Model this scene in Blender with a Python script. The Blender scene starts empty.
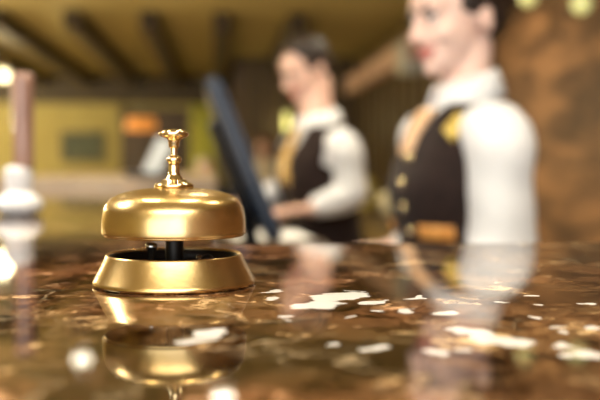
import bpy, bmesh, math, random
import numpy as np
from mathutils import Vector, Matrix, Euler

random.seed(7)
S = bpy.context.scene
C = S.collection
PI = math.pi
F = 900.0                      # focal length in pixels of a 600 px wide frame
ZTOP = 1.150                   # counter top
ZC = ZTOP + 0.0627             # camera height
PITCH = math.atan(34 / F)
TH = math.atan(84 / F)         # the room is turned this much against the view


# ------------------------------------------------------------------ helpers
def P(px, py, y):
    """world point seen at picture position px,py at distance y"""
    a, b = (px - 300) / F, (200 - py) / F
    d = Vector((a, math.cos(PITCH) + b * math.sin(PITCH), -math.sin(PITCH) + b * math.cos(PITCH)))
    return Vector((0, 0, ZC)) + d * (y / d.y)


def on_top(px, py, z=ZTOP):
    a, b = (px - 300) / F, (200 - py) / F
    d = Vector((a, math.cos(PITCH) + b * math.sin(PITCH), -math.sin(PITCH) + b * math.cos(PITCH)))
    return Vector((0, 0, ZC)) + d * ((z - ZC) / d.z)


def R(u, v, z=0.0):
    """room coordinates (u across, v along the room) to world"""
    return Vector((u * math.cos(TH) - v * math.sin(TH), u * math.sin(TH) + v * math.cos(TH), z))


def UV(p):
    return (p.x * math.cos(TH) + p.y * math.sin(TH), -p.x * math.sin(TH) + p.y * math.cos(TH))


def link(name, me, mats, parent=None, smooth=False, loc=None, rot=None):
    o = bpy.data.objects.new(name, me)
    C.objects.link(o)
    for m in (mats if isinstance(mats, (list, tuple)) else [mats]):
        me.materials.append(m)
    if smooth:
        for p in me.polygons:
            p.use_smooth = True
    if parent is not None:
        o.parent = parent
    if loc is not None:
        o.location = loc
    if rot is not None:
        o.rotation_euler = rot
    return o


def obj(name, bm, mats, parent=None, smooth=False, loc=None, rot=None):
    bmesh.ops.recalc_face_normals(bm, faces=bm.faces)
    me = bpy.data.meshes.new(name)
    bm.to_mesh(me)
    bm.free()
    return link(name, me, mats, parent, smooth, loc, rot)


def tag(o, label, cat, group=None):
    o['label'] = label
    o['category'] = cat
    if group:
        o['group'] = group
    return o


def empty(name, loc, label, cat, rz=0.0, group=None):
    o = bpy.data.objects.new(name, None)
    C.objects.link(o)
    o.location = loc
    o.rotation_euler = (0, 0, rz)
    o.empty_display_size = 0.05
    return tag(o, label, cat, group)


def struct(o):
    o['kind'] = 'structure'
    return o


def add_box(bm, lo, hi, bevel=0.0, M=None, seg=2):
    r = bmesh.ops.create_cube(bm, size=1.0)
    vs = r['verts']
    for v in vs:
        v.co = Vector([lo[i] + (v.co[i] + 0.5) * (hi[i] - lo[i]) for i in range(3)])
    if bevel > 0:
        es = list({e for v in vs for e in v.link_edges})
        g = bmesh.ops.bevel(bm, geom=es, offset=bevel, segments=seg, affect='EDGES', profile=0.5)
        vs = list({v for f in g['faces'] for v in f.verts} | {v for v in vs if v.is_valid})
    if M is not None:
        for v in vs:
            v.co = M @ v.co


def add_lathe(bm, prof, n=64, M=None, close_ends=True):
    """revolve a list of (r, z) about z"""
    rings = []
    for r, z in prof:
        if r < 1e-6:
            rings.append([bm.verts.new((0, 0, z))])
        else:
            rings.append([bm.verts.new((r * math.cos(2 * PI * k / n), r * math.sin(2 * PI * k / n), z)) for k in range(n)])
    for a, b in zip(rings, rings[1:]):
        for k in range(n):
            q = (k + 1) % n
            if len(a) == 1 and len(b) == 1:
                continue
            if len(a) == 1:
                bm.faces.new((a[0], b[q], b[k]))
            elif len(b) == 1:
                bm.faces.new((a[k], a[q], b[0]))
            else:
                bm.faces.new((a[k], a[q], b[q], b[k]))
    if close_ends:
        for rg in (rings[0], rings[-1]):
            if len(rg) > 1:
                bm.faces.new(rg)
    if M is not None:
        for rg in rings:
            for v in rg:
                v.co = M @ v.co


def smooth_prof(pts, sub=6):
    """Catmull-Rom through profile points (any dimension)"""
    out = []
    n = len(pts)
    for i in range(n - 1):
        p0, p1, p2, p3 = pts[max(i - 1, 0)], pts[i], pts[i + 1], pts[min(i + 2, n - 1)]
        for k in range(sub):
            t = k / sub
            out.append(tuple(0.5 * ((2 * b) + (-a + c) * t + (2 * a - 5 * b + 4 * c - d) * t * t + (-a + 3 * b - 3 * c + d) * t ** 3)
                             for a, b, c, d in zip(p0, p1, p2, p3)))
    out.append(tuple(pts[-1]))
    return out


def add_tube(bm, pts, radii, n=16, sub=4, cap=True):
    """round-ended tapered tube through points"""
    rows = smooth_prof([tuple(p) + (r,) for p, r in zip(pts, radii)], sub) if sub > 1 else [tuple(p) + (r,) for p, r in zip(pts, radii)]
    ps = [Vector(r[:3]) for r in rows]
    rs = [max(r[3], 0.0008) for r in rows]
    tang = []
    for i in range(len(ps)):
        t = ps[min(i + 1, len(ps) - 1)] - ps[max(i - 1, 0)]
        tang.append(t.normalized())
    if cap:
        ha, hb, ra, rb = ps[0], ps[-1], rs[0], rs[-1]
        pre = [(ha - tang[0] * ra * math.sin(a), ra * math.cos(a)) for a in (1.35, 0.95, 0.5)]
        post = [(hb + tang[-1] * rb * math.sin(a), rb * math.cos(a)) for a in (0.5, 0.95, 1.35)]
        ps = [p for p, _ in pre] + ps + [p for p, _ in post]
        rs = [r for _, r in pre] + rs + [r for _, r in post]
        tang = [tang[0]] * 3 + tang + [tang[-1]] * 3
    up = Vector((0, 0, 1)) if abs(tang[0].z) < 0.9 else Vector((1, 0, 0))
    rings = []
    for p, r, t in zip(ps, rs, tang):
        s = t.cross(up)
        if s.length < 1e-4:
            s = t.cross(Vector((0, 1, 0)))
        s.normalize()
        up = s.cross(t).normalized()
        rings.append([bm.verts.new(p + (s * math.cos(2 * PI * k / n) + up * math.sin(2 * PI * k / n)) * r) for k in range(n)])
    for a, b in zip(rings, rings[1:]):
        for k in range(n):
            q = (k + 1) % n
            bm.faces.new((a[k], a[q], b[q], b[k]))
    bm.faces.new(rings[0])
    bm.faces.new(list(reversed(rings[-1])))


def add_ball(bm, c, r, M=None, u=24, v=14):
    g = bmesh.ops.create_uvsphere(bm, u_segments=u, v_segments=v, radius=1.0)
    for w in g['verts']:
        co = Vector((w.co.x * r[0], w.co.y * r[1], w.co.z * r[2])) + Vector(c)
        w.co = M @ co if M is not None else co


def add_loft(bm, secs, n=40, sub=5, power=2.3, cap=True, cx_all=None, keep=None):
    """closed body through sections (z, cx, cy, half depth, half width)"""
    rows = smooth_prof(secs, sub)
    rings = []
    for z, cx, cy, a, b in rows:
        ring = []
        for k in range(n):
            t = 2 * PI * k / n
            ct, st = math.cos(t), math.sin(t)
            x = math.copysign(abs(ct) ** (2 / power), ct) * a
            y = math.copysign(abs(st) ** (2 / power), st) * b
            ring.append(bm.verts.new((cx + x, cy + y, z)))
        rings.append(ring)
    for a, b in zip(rings, rings[1:]):
        for k in range(n):
            q = (k + 1) % n
            vs = (a[k], a[q], b[q], b[k])
            if keep is not None:
                m = sum((v.co for v in vs), Vector()) / 4
                if not keep(m):
                    continue
            bm.faces.new(vs)
    if cap:
        bm.faces.new(rings[0])
        bm.faces.new(rings[-1])


def surf(secs, z, t, off=0.0, power=2.3, sub=8):
    """point on a loft's side at height z, angle t (0 front, + left)"""
    rows = smooth_prof(secs, sub)
    for r0, r1 in zip(rows, rows[1:]):
        lo, hi = min(r0[0], r1[0]), max(r0[0], r1[0])
        if lo <= z <= hi and hi > lo:
            k = (z - r0[0]) / (r1[0] - r0[0])
            q = [a + (b - a) * k for a, b in zip(r0, r1)]
            break
    else:
        q = rows[-1]
    _, cx, cy, a, b = q
    a, b = a + off, b + off
    ct, st = math.cos(t), math.sin(t)
    return Vector((cx + math.copysign(abs(ct) ** (2 / power), ct) * a, cy + math.copysign(abs(st) ** (2 / power), st) * b, z))


def fuse(bm, voxel, smooth_it=4):
    """union of overlapping closed shapes as one continuous skin"""
    bmesh.ops.recalc_face_normals(bm, faces=bm.faces)
    me = bpy.data.meshes.new('tmp')
    bm.to_mesh(me)
    bm.free()
    o = bpy.data.objects.new('tmp', me)
    C.objects.link(o)
    m = o.modifiers.new('r', 'REMESH')
    m.mode = 'VOXEL'
    m.voxel_size = voxel
    m.use_smooth_shade = True
    s = o.modifiers.new('s', 'SMOOTH')
    s.factor = 0.5
    s.iterations = smooth_it
    dg = bpy.context.evaluated_depsgraph_get()
    out = bpy.data.meshes.new_from_object(o.evaluated_get(dg))
    bpy.data.objects.remove(o)
    bpy.data.meshes.remove(me)
    b2 = bmesh.new()
    b2.from_mesh(out)
    bpy.data.meshes.remove(out)
    return b2


# ---------------------------------------------------------------- materials
def mat(name, col, rough=0.5, metal=0.0, spec=0.5, coat=0.0, emit=None, estr=0.0, sheen=0.0, sss=0.0):
    m = bpy.data.materials.new(name)
    m.use_nodes = True
    b = m.node_tree.nodes['Principled BSDF']
    b.inputs['Base Color'].default_value = (*col, 1)
    b.inputs['Roughness'].default_value = rough
    b.inputs['Metallic'].default_value = metal
    b.inputs['Specular IOR Level'].default_value = spec
    b.inputs['Coat Weight'].default_value = coat
    if sheen:
        b.inputs['Sheen Weight'].default_value = sheen
    if sss:
        b.inputs['Subsurface Weight'].default_value = sss
        b.inputs['Subsurface Radius'].default_value = (0.01, 0.004, 0.002)
    if emit:
        b.inputs['Emission Color'].default_value = (*emit, 1)
        b.inputs['Emission Strength'].default_value = estr
    return m


def N(m, t, **kw):
    n = m.node_tree.nodes.new(t)
    for k, v in kw.items():
        setattr(n, k, v)
    return n


def L(m, a, b):
    m.node_tree.links.new(a, b)


def ramp(m, stops):
    n = N(m, 'ShaderNodeValToRGB')
    e = n.color_ramp.elements
    while len(e) < len(stops):
        e.new(0.5)
    for el, (p, c) in zip(e, stops):
        el.position = p
        el.color = (*c, 1)
    return n


def noisy(m, c1, c2, scale=8, detail=6, stretch=(1, 1, 1), bump=0.0, dist=0.0, bscale=None, mid=(0.35, 0.65)):
    """noise colour (and bump) in a material's base colour"""
    b = m.node_tree.nodes['Principled BSDF']
    tc = N(m, 'ShaderNodeTexCoord')
    mp = N(m, 'ShaderNodeMapping')
    mp.inputs['Scale'].default_value = stretch
    L(m, tc.outputs['Object'], mp.inputs['Vector'])
    nz = N(m, 'ShaderNodeTexNoise')
    nz.inputs['Scale'].default_value = scale
    nz.inputs['Detail'].default_value = detail
    nz.inputs['Distortion'].default_value = dist
    L(m, mp.outputs['Vector'], nz.inputs['Vector'])
    r = ramp(m, [(mid[0], c1), (mid[1], c2)])
    L(m, nz.outputs['Fac'], r.inputs['Fac'])
    L(m, r.outputs['Color'], b.inputs['Base Color'])
    if bump:
        n2 = nz
        if bscale:
            n2 = N(m, 'ShaderNodeTexNoise')
            n2.inputs['Scale'].default_value = bscale
            n2.inputs['Detail'].default_value = 4
            L(m, mp.outputs['Vector'], n2.inputs['Vector'])
        bp = N(m, 'ShaderNodeBump')
        bp.inputs['Strength'].default_value = bump
        bp.inputs['Distance'].default_value = 0.01
        L(m, n2.outputs['Fac'], bp.inputs['Height'])
        L(m, bp.outputs['Normal'], b.inputs['Normal'])
    return m


def marble_top():
    """polished brown breccia marble with white inclusions"""
    m = mat('polished_marble', (0.2, 0.12, 0.06), rough=0.045, spec=0.45)
    b = m.node_tree.nodes['Principled BSDF']
    tc = N(m, 'ShaderNodeTexCoord')
    co = tc.outputs['Object']
    # warp
    wn = N(m, 'ShaderNodeTexNoise')
    wn.inputs['Scale'].default_value = 45
    wn.inputs['Detail'].default_value = 5
    L(m, co, wn.inputs['Vector'])
    sub = N(m, 'ShaderNodeVectorMath', operation='SUBTRACT')
    L(m, wn.outputs['Color'], sub.inputs[0])
    sub.inputs[1].default_value = (0.5, 0.5, 0.5)
    sc = N(m, 'ShaderNodeVectorMath', operation='SCALE')
    L(m, sub.outputs[0], sc.inputs[0])
    sc.inputs['Scale'].default_value = 0.045
    ad = N(m, 'ShaderNodeVectorMath', operation='ADD')
    L(m, co, ad.inputs[0])
    L(m, sc.outputs[0], ad.inputs[1])
    n1 = N(m, 'ShaderNodeTexNoise')
    n1.inputs['Scale'].default_value = 42
    n1.inputs['Detail'].default_value = 10
    n1.inputs['Roughness'].default_value = 0.68
    L(m, ad.outputs[0], n1.inputs['Vector'])
    r1 = ramp(m, [(0.41, (0.005, 0.002, 0.001)), (0.46, (0.050, 0.022, 0.010)), (0.495, (0.17, 0.095, 0.052)), (0.525, (0.018, 0.007, 0.004)),
                  (0.57, (0.13, 0.068, 0.034)), (0.64, (0.50, 0.36, 0.24))])
    L(m, n1.outputs['Fac'], r1.inputs['Fac'])
    # large olive / red drift
    n2 = N(m, 'ShaderNodeTexNoise')
    n2.inputs['Scale'].default_value = 5.0
    n2.inputs['Detail'].default_value = 3
    L(m, co, n2.inputs['Vector'])
    r2 = ramp(m, [(0.40, (1.15, 1.22, 0.95)), (0.60, (1.25, 0.96, 0.84))])
    L(m, n2.outputs['Fac'], r2.inputs['Fac'])
    mul = N(m, 'ShaderNodeMixRGB', blend_type='MULTIPLY')
    mul.inputs['Fac'].default_value = 0.8
    L(m, r1.outputs['Color'], mul.inputs['Color1'])
    L(m, r2.outputs['Color'], mul.inputs['Color2'])
    n3 = N(m, 'ShaderNodeTexNoise')
    n3.inputs['Scale'].default_value = 17
    n3.inputs['Detail'].default_value = 8
    n3.inputs['Roughness'].default_value = 0.6
    L(m, ad.outputs[0], n3.inputs['Vector'])
    r3 = ramp(m, [(0.43, (0.16, 0.13, 0.12)), (0.50, (0.9, 0.85, 0.8)), (0.62, (1.5, 1.4, 1.3))])
    L(m, n3.outputs['Fac'], r3.inputs['Fac'])
    mul3 = N(m, 'ShaderNodeMixRGB', blend_type='MULTIPLY')
    mul3.inputs['Fac'].default_value = 1.0
    L(m, mul.outputs['Color'], mul3.inputs['Color1'])
    L(m, r3.outputs['Color'], mul3.inputs['Color2'])
    mul = mul3
    # dark clasts and pale hairline veins
    vo = N(m, 'ShaderNodeTexVoronoi', feature='DISTANCE_TO_EDGE')
    vo.inputs['Scale'].default_value = 24
    L(m, ad.outputs[0], vo.inputs['Vector'])
    rv = ramp(m, [(0.0, (1, 1, 1)), (0.035, (0, 0, 0))])
    L(m, vo.outputs['Distance'], rv.inputs['Fac'])
    nv = N(m, 'ShaderNodeTexNoise')
    nv.inputs['Scale'].default_value = 15
    L(m, co, nv.inputs['Vector'])
    rn = ramp(m, [(0.5, (0, 0, 0)), (0.65, (0.7, 0.7, 0.7))])
    L(m, nv.outputs['Fac'], rn.inputs['Fac'])
    vm = N(m, 'ShaderNodeMath', operation='MULTIPLY')
    L(m, rv.outputs['Color'], vm.inputs[0])
    L(m, rn.outputs['Color'], vm.inputs[1])
    mixv = N(m, 'ShaderNodeMixRGB')
    L(m, vm.outputs[0], mixv.inputs['Fac'])
    L(m, mul.outputs['Color'], mixv.inputs['Color1'])
    mixv.inputs['Color2'].default_value = (0.48, 0.36, 0.22, 1)
    # white inclusions: ragged ellipses at their own places in the slab
    wf = N(m, 'ShaderNodeTexNoise')
    wf.inputs['Scale'].default_value = 75
    wf.inputs['Detail'].default_value = 4
    L(m, co, wf.inputs['Vector'])
    s2 = N(m, 'ShaderNodeVectorMath', operation='SUBTRACT')
    L(m, wf.outputs['Color'], s2.inputs[0])
    s2.inputs[1].default_value = (0.5, 0.5, 0.5)
    s3 = N(m, 'ShaderNodeVectorMath', operation='MULTIPLY')
    L(m, s2.outputs[0], s3.inputs[0])
    s3.inputs[1].default_value = (0.020, 0.026, 0)
    a2 = N(m, 'ShaderNodeVectorMath', operation='ADD')
    L(m, co, a2.inputs[0])
    L(m, s3.outputs[0], a2.inputs[1])
    last = None
    for (x0, y0, x1, y1, w) in INCL:
        p0, p1 = on_top(x0, y0), on_top(x1, y1)
        c, d = (p0 + p1) / 2, (p1 - p0)
        ang = math.atan2(d.y, d.x)
        mp = N(m, 'ShaderNodeMapping', vector_type='TEXTURE')
        mp.inputs['Location'].default_value = (c.x, c.y, 0)
        mp.inputs['Rotation'].default_value = (0, 0, ang)
        mp.inputs['Scale'].default_value = (d.length / 2, w, 100)
        L(m, a2.outputs[0], mp.inputs['Vector'])
        ln = N(m, 'ShaderNodeVectorMath', operation='LENGTH')
        L(m, mp.outputs['Vector'], ln.inputs[0])
        if last is None:
            last = ln.outputs['Value']
        else:
            mn = N(m, 'ShaderNodeMath', operation='MINIMUM')
            L(m, last, mn.inputs[0])
            L(m, ln.outputs['Value'], mn.inputs[1])
            last = mn.outputs[0]
    rw = ramp(m, [(0.80, (1, 1, 1)), (1.0, (0, 0, 0))])
    L(m, last, rw.inputs['Fac'])
    mixw = N(m, 'ShaderNodeMixRGB')
    L(m, rw.outputs['Color'], mixw.inputs['Fac'])
    L(m, mixv.outputs['Color'], mixw.inputs['Color1'])
    mixw.inputs['Color2'].default_value = (0.80, 0.78, 0.75, 1)
    L(m, mixw.outputs['Color'], b.inputs['Base Color'])
    return m


# white inclusions in the slab: two ends and half width (m)
INCL = [
    (294, 309, 340, 301, .0090), (318, 302, 364, 291, .0105), (356, 304, 384, 301, .0045), (408, 300, 423, 296, .004),
    (432, 315, 456, 311, .0042), (445, 327, 494, 336, .0085), (474, 334, 532, 347, .0080),
    (186, 344, 208, 338, .0042), (202, 337, 223, 328, .0046), (323, 347, 341, 343, .0036), (358, 350, 387, 346, .0040),
    (418, 350, 440, 355, .0040), (446, 348, 474, 353, .0030), (560, 344, 578, 350, .004), (566, 358, 592, 352, .0045),
    (552, 326, 564, 328, .003), (560, 331, 571, 334, .003), (590, 326, 600, 328, .003), (530, 316, 540, 318, .003),
    (518, 296, 534, 294, .004), (540, 305, 549, 307, .003), (264, 301, 279, 298, .004), (402, 312, 413, 310, .003),
    (256, 293, 285, 289, .0035), (284, 320, 293, 316, .003), (378, 311, 388, 310, .003), (498, 302, 508, 303, .003),
    (580, 305, 592, 303, .003), (348, 318, 358, 316, .002),
]

M_MARBLE = marble_top()
M_BRASS = noisy(mat('polished_brass', (0.78, 0.54, 0.20), rough=0.27, metal=1.0), (0.62, 0.42, 0.16), (0.73, 0.53, 0.24), 30, 6, bump=0.012, bscale=160)
M_BRASS2 = noisy(mat('bright_brass', (0.85, 0.6, 0.26), rough=0.16, metal=1.0), (0.80, 0.61, 0.32), (0.88, 0.71, 0.42), 60, 4)
M_DARKMET = noisy(mat('blackened_steel', (0.02, 0.017, 0.014), rough=0.4, metal=0.7), (0.012, 0.01, 0.008), (0.03, 0.025, 0.02), 40)
M_STEEL = noisy(mat('steel', (0.6, 0.58, 0.52), rough=0.25, metal=1.0), (0.5, 0.48, 0.42), (0.7, 0.67, 0.6), 40)
M_SHIRT = noisy(mat('white_cotton', (0.84, 0.84, 0.84), rough=0.85, spec=0.2), (0.70, 0.71, 0.73), (0.77, 0.77, 0.79), 9, 4, bump=0.25, bscale=14)
M_VEST = noisy(mat('dark_brown_wool', (0.03, 0.016, 0.013), rough=0.8, spec=0.2, sheen=0.05), (0.013, 0.0065, 0.0058), (0.023, 0.012, 0.010), 60, 4, bump=0.1)
M_BLACK = noisy(mat('black_wool', (0.012, 0.011, 0.011), rough=0.85, spec=0.2), (0.009, 0.008, 0.008), (0.016, 0.014, 0.014), 50)
M_GOLDFAB = noisy(mat('gold_satin', (0.55, 0.33, 0.09), rough=0.4, spec=0.5), (0.50, 0.29, 0.07), (0.66, 0.42, 0.14), 30)
M_TANFAB = noisy(mat('tan_silk', (0.6, 0.36, 0.2), rough=0.45), (0.52, 0.30, 0.16), (0.72, 0.48, 0.28), 40)
M_ORANGE = noisy(mat('orange_piping', (0.65, 0.28, 0.06), rough=0.5), (0.58, 0.24, 0.05), (0.72, 0.34, 0.09), 30)
M_YELLOW = noisy(mat('yellow_silk', (0.7, 0.5, 0.06), rough=0.45), (0.50, 0.34, 0.05), (0.64, 0.46, 0.09), 30)
M_SKIN = noisy(mat('fair_skin', (0.72, 0.43, 0.33), rough=0.5, spec=0.35, sss=0.08), (0.78, 0.52, 0.43), (0.85, 0.60, 0.51), 12)
M_SKIN2 = noisy(mat('skin', (0.66, 0.36, 0.26), rough=0.5, spec=0.35, sss=0.08), (0.74, 0.46, 0.36), (0.80, 0.53, 0.43), 12)
M_LIP = noisy(mat('lips', (0.55, 0.16, 0.14), rough=0.4), (0.5, 0.14, 0.12), (0.6, 0.2, 0.17), 60)
M_EYEW = noisy(mat('eye_white', (0.8, 0.78, 0.75), rough=0.2), (0.78, 0.76, 0.73), (0.84, 0.82, 0.8), 60)
M_IRIS = noisy(mat('iris', (0.05, 0.03, 0.02), rough=0.15), (0.04, 0.025, 0.015), (0.08, 0.05, 0.03), 90)
M_HAIRD = noisy(mat('dark_hair', (0.02, 0.012, 0.008), rough=0.45), (0.012, 0.007, 0.005), (0.035, 0.02, 0.013), 25, 6, (1, 1, 6), bump=0.4)
M_HAIRA = noisy(mat('auburn_hair', (0.36, 0.12, 0.03), rough=0.5), (0.30, 0.10, 0.025), (0.46, 0.17, 0.045), 25, 6, (1, 1, 6), bump=0.3)
M_HAIRW = noisy(mat('pale_hair', (0.7, 0.66, 0.6), rough=0.6), (0.62, 0.58, 0.52), (0.78, 0.74, 0.68), 25, 6, (1, 1, 6), bump=0.3)
M_CREAM = noisy(mat('cream_knit', (0.6, 0.52, 0.38), rough=0.9), (0.55, 0.47, 0.34), (0.68, 0.6, 0.46), 30, bump=0.2)
M_NAVY = noisy(mat('navy_wool', (0.015, 0.022, 0.05), rough=0.8), (0.012, 0.018, 0.04), (0.022, 0.032, 0.065), 40)
M_SHOE = noisy(mat('black_leather', (0.012, 0.012, 0.012), rough=0.3), (0.01, 0.01, 0.01), (0.018, 0.017, 0.016), 30)
M_MONB = noisy(mat('blue_black_plastic', (0.022, 0.042, 0.085), rough=0.35), (0.004, 0.010, 0.022), (0.006, 0.013, 0.028), 40)
M_MOND = noisy(mat('black_plastic', (0.008, 0.009, 0.012), rough=0.4), (0.006, 0.007, 0.01), (0.012, 0.013, 0.016), 40)
M_SCREEN = noisy(mat('screen_glass', (0.01, 0.012, 0.016), rough=0.1, emit=(0.35, 0.5, 0.75), estr=0.25), (0.01, 0.012, 0.016), (0.015, 0.017, 0.022), 4)
M_KEYS = noisy(mat('grey_keys', (0.08, 0.08, 0.085), rough=0.5), (0.07, 0.07, 0.075), (0.1, 0.1, 0.105), 40)
M_PAPER = noisy(mat('white_paper', (0.8, 0.79, 0.76), rough=0.8), (0.78, 0.77, 0.74), (0.84, 0.83, 0.8), 20)
M_CERAMIC = noisy(mat('white_glaze', (0.72, 0.71, 0.72), rough=0.25, coat=0.3), (0.68, 0.67, 0.68), (0.78, 0.77, 0.78), 12)
M_REDWOOD = noisy(mat('reddish_wood', (0.22, 0.10, 0.06), rough=0.3, coat=0.3), (0.24, 0.125, 0.085), (0.40, 0.24, 0.18), 18, 6, (3, 3, 0.6))
M_WOOD = noisy(mat('dark_walnut', (0.06, 0.033, 0.012), rough=0.45), (0.04, 0.022, 0.008), (0.10, 0.058, 0.022), 6, 6, (6, 6, 0.5), bump=0.05)
M_WOODG = noisy(mat('olive_brown_panelling', (0.12, 0.075, 0.018), rough=0.5), (0.075, 0.045, 0.012), (0.17, 0.115, 0.03), 5, 5, (5, 5, 0.35), mid=(0.3, 0.7))
M_BEAM = noisy(mat('dark_beam', (0.045, 0.028, 0.010), rough=0.6), (0.035, 0.021, 0.007), (0.06, 0.038, 0.014), 6, 5, (6, 0.6, 6))
M_CEIL = noisy(mat('olive_gold_plaster', (0.36, 0.27, 0.08), rough=0.9), (0.34, 0.275, 0.11), (0.40, 0.325, 0.135), 2)
M_WALL = noisy(mat('olive_wall_paint', (0.40, 0.32, 0.085), rough=0.85), (0.36, 0.295, 0.105), (0.42, 0.35, 0.13), 2)
M_LIME = noisy(mat('lime_curtain', (0.48, 0.46, 0.06), rough=0.8), (0.58, 0.58, 0.10), (0.70, 0.70, 0.15), 5, 4, (8, 8, 0.4), bump=0.2)
M_FLOOR = noisy(mat('beige_stone_floor', (0.45, 0.35, 0.22), rough=0.6), (0.38, 0.29, 0.17), (0.52, 0.42, 0.27), 5)
M_STONE = noisy(mat('brown_marble_wall', (0.2, 0.1, 0.04), rough=0.45, spec=0.3), (0.06, 0.026, 0.010), (0.29, 0.145, 0.062), 7, 9, (1, 0.3, 1), dist=0.5, mid=(0.36, 0.70))
M_PINK = noisy(mat('pink_stone', (0.5, 0.25, 0.15), rough=0.6), (0.44, 0.25, 0.19), (0.70, 0.50, 0.42), 7, 6)
M_GREY = noisy(mat('pale_grey_stone', (0.5, 0.52, 0.5), rough=0.5), (0.45, 0.47, 0.45), (0.58, 0.6, 0.58), 12)
M_PICT = noisy(mat('dark_green_canvas', (0.06, 0.07, 0.04), rough=0.6), (0.035, 0.045, 0.028), (0.09, 0.10, 0.055), 6, 5)
M_FRAME = noisy(mat('picture_frame_wood', (0.10, 0.08, 0.03), rough=0.5), (0.08, 0.06, 0.022), (0.13, 0.10, 0.04), 12)
M_LAMP = mat('lit_warm_glass', (0.9, 0.85, 0.65), rough=0.4, emit=(1.0, 0.92, 0.62), estr=1.3)
M_LAMPB = mat('lit_downlight', (0.9, 0.85, 0.7), rough=0.4, emit=(1.0, 0.92, 0.70), estr=34)
M_LAMPG = mat('lit_yellow_glass', (0.8, 0.8, 0.4), rough=0.4, emit=(0.95, 0.95, 0.35), estr=0.5)
M_AMBER = mat('lit_amber_shade', (0.6, 0.25, 0.06), rough=0.5, emit=(1.0, 0.36, 0.06), estr=0.55)
M_YVASE = noisy(mat('mustard_glaze', (0.6, 0.5, 0.14), rough=0.25, coat=0.4), (0.52, 0.43, 0.10), (0.68, 0.58, 0.2), 6)
M_CVASE = noisy(mat('cream_glaze', (0.75, 0.7, 0.5), rough=0.3, coat=0.3), (0.7, 0.65, 0.46), (0.8, 0.76, 0.58), 6)
M_UPH = noisy(mat('dark_upholstery', (0.03, 0.02, 0.012), rough=0.85), (0.022, 0.015, 0.009), (0.045, 0.03, 0.018), 30)


M_TAN = noisy(mat('tan_marble', (0.5, 0.36, 0.2), rough=0.3), (0.28, 0.19, 0.10), (0.42, 0.31, 0.18), 6, 6)

# ------------------------------------------------------------------ setting
HC = 2.60       # ceiling height
VB = 14.2       # back wall
UL, UR = -4.2, 1.8


def room_box(name, lo, hi, m, bevel=0.0, parent=None):
    bm = bmesh.new()
    add_box(bm, lo, hi, bevel)
    return obj(name, bm, m, parent, loc=(0, 0, 0), rot=(0, 0, TH))


VF = -4.0
struct(room_box('floor', (UL - .2, VF - .2, -0.1), (UR + .2, VB + .2, 0.0), M_FLOOR))
struct(room_box('ceiling', (UL - .2, VF - .2, HC), (UR + .2, VB + .2, HC + 0.12), M_CEIL))
struct(room_box('wall_back', (UL - .2, VB, 0.0), (0.32, VB + 0.2, HC), M_WALL))
struct(room_box('wall_back', (0.32, 11.6, 0.0), (UR, 11.8, HC), M_WOODG))       # panelled bay behind the desk
struct(room_box('wall_bay', (0.24, 11.6, 0.0), (0.32, VB + 0.2, HC), M_WOOD))
struct(room_box('wall_left', (UL - .2, VF, 0.0), (UL, VB, HC), M_WALL))
struct(room_box('wall_right', (UR, 5.9, 0.0), (UR + .2, 11.8, HC), M_WOODG))
struct(room_box('wall_right', (UR, VF, 0.0), (UR + .2, 5.9, HC), M_STONE))
# wall behind the camera with a wide window opening
bm = bmesh.new()
W0, W1, WZ0, WZ1 = -3.8, 1.5, 0.35, 2.5
add_box(bm, (UL, VF - .2, 0), (W0, VF, HC))
add_box(bm, (W1, VF - .2, 0), (UR + .2, VF, HC))
add_box(bm, (W0, VF - .2, 0), (W1, VF, WZ0))
add_box(bm, (W0, VF - .2, WZ1), (W1, VF, HC))
struct(obj('wall_front', bm, M_WALL, rot=(0, 0, TH)))
bm = bmesh.new()
for k in range(6):
    u = W0 + (W1 - W0) * k / 5
    add_box(bm, (u - .035, VF - .12, WZ0), (u + .035, VF - .05, WZ1), .005)
add_box(bm, (W0, VF - .12, WZ0), (W1, VF - .05, WZ0 + .07), .005)
add_box(bm, (W0, VF - .12, WZ1 - .07), (W1, VF - .05, WZ1), .005)
struct(obj('window_1', bm, M_FRAME, rot=(0, 0, TH)))
# ceiling beams running down the room
for i, u in enumerate((-2.62, -1.95, -1.27, -0.60, 0.06, 0.75)):
    struct(room_box('trim_%d' % (i + 1), (u - .075, 8.2, HC - 0.17), (u + .075, VB, HC), M_BEAM, .008))
# dark cornice over the back wall, base rails, door case
struct(room_box('trim_7', (UL, VB - 0.10, HC - 0.42), (0.24, VB, HC), M_BEAM, .01))
struct(room_box('trim_8', (UL, VB - 0.05, 0.0), (0.24, VB, 0.14), M_WOOD, .006))
struct(room_box('trim_9', (UR - 0.05, 5.72, 0.0), (UR, 6.05, HC), M_WOOD, .008))
# pink stone ledge along the panelled part of the right wall, with a grey bracket
lo_z, hi_z = ZC + 0.92, ZC + 1.13
led = struct(room_box('trim_10', (UR - 0.16, 7.6, lo_z), (UR, 11.5, hi_z), M_PINK, .03))
bm = bmesh.new()
add_box(bm, (UR - 0.2, 7.66, lo_z - 0.12), (UR - 0.0, 7.95, hi_z - 0.04), .02)
obj('bracket', bm, M_GREY, led)
# vertical battens on the panelled bay
bm = bmesh.new()
for k in range(9):
    u = 0.40 + k * 0.165
    add_box(bm, (u, 11.55, 0.0), (u + 0.045, 11.6, HC), .006)
struct(obj('trim_11', bm, M_WOOD, rot=(0, 0, TH)))
bm = bmesh.new()
for k in range(12):
    v = 6.3 + k * 0.44
    add_box(bm, (UR - 0.035, v, 0.0), (UR, v + 0.10, lo_z), .006)
struct(obj('trim_12', bm, M_WOOD, rot=(0, 0, TH)))
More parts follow.
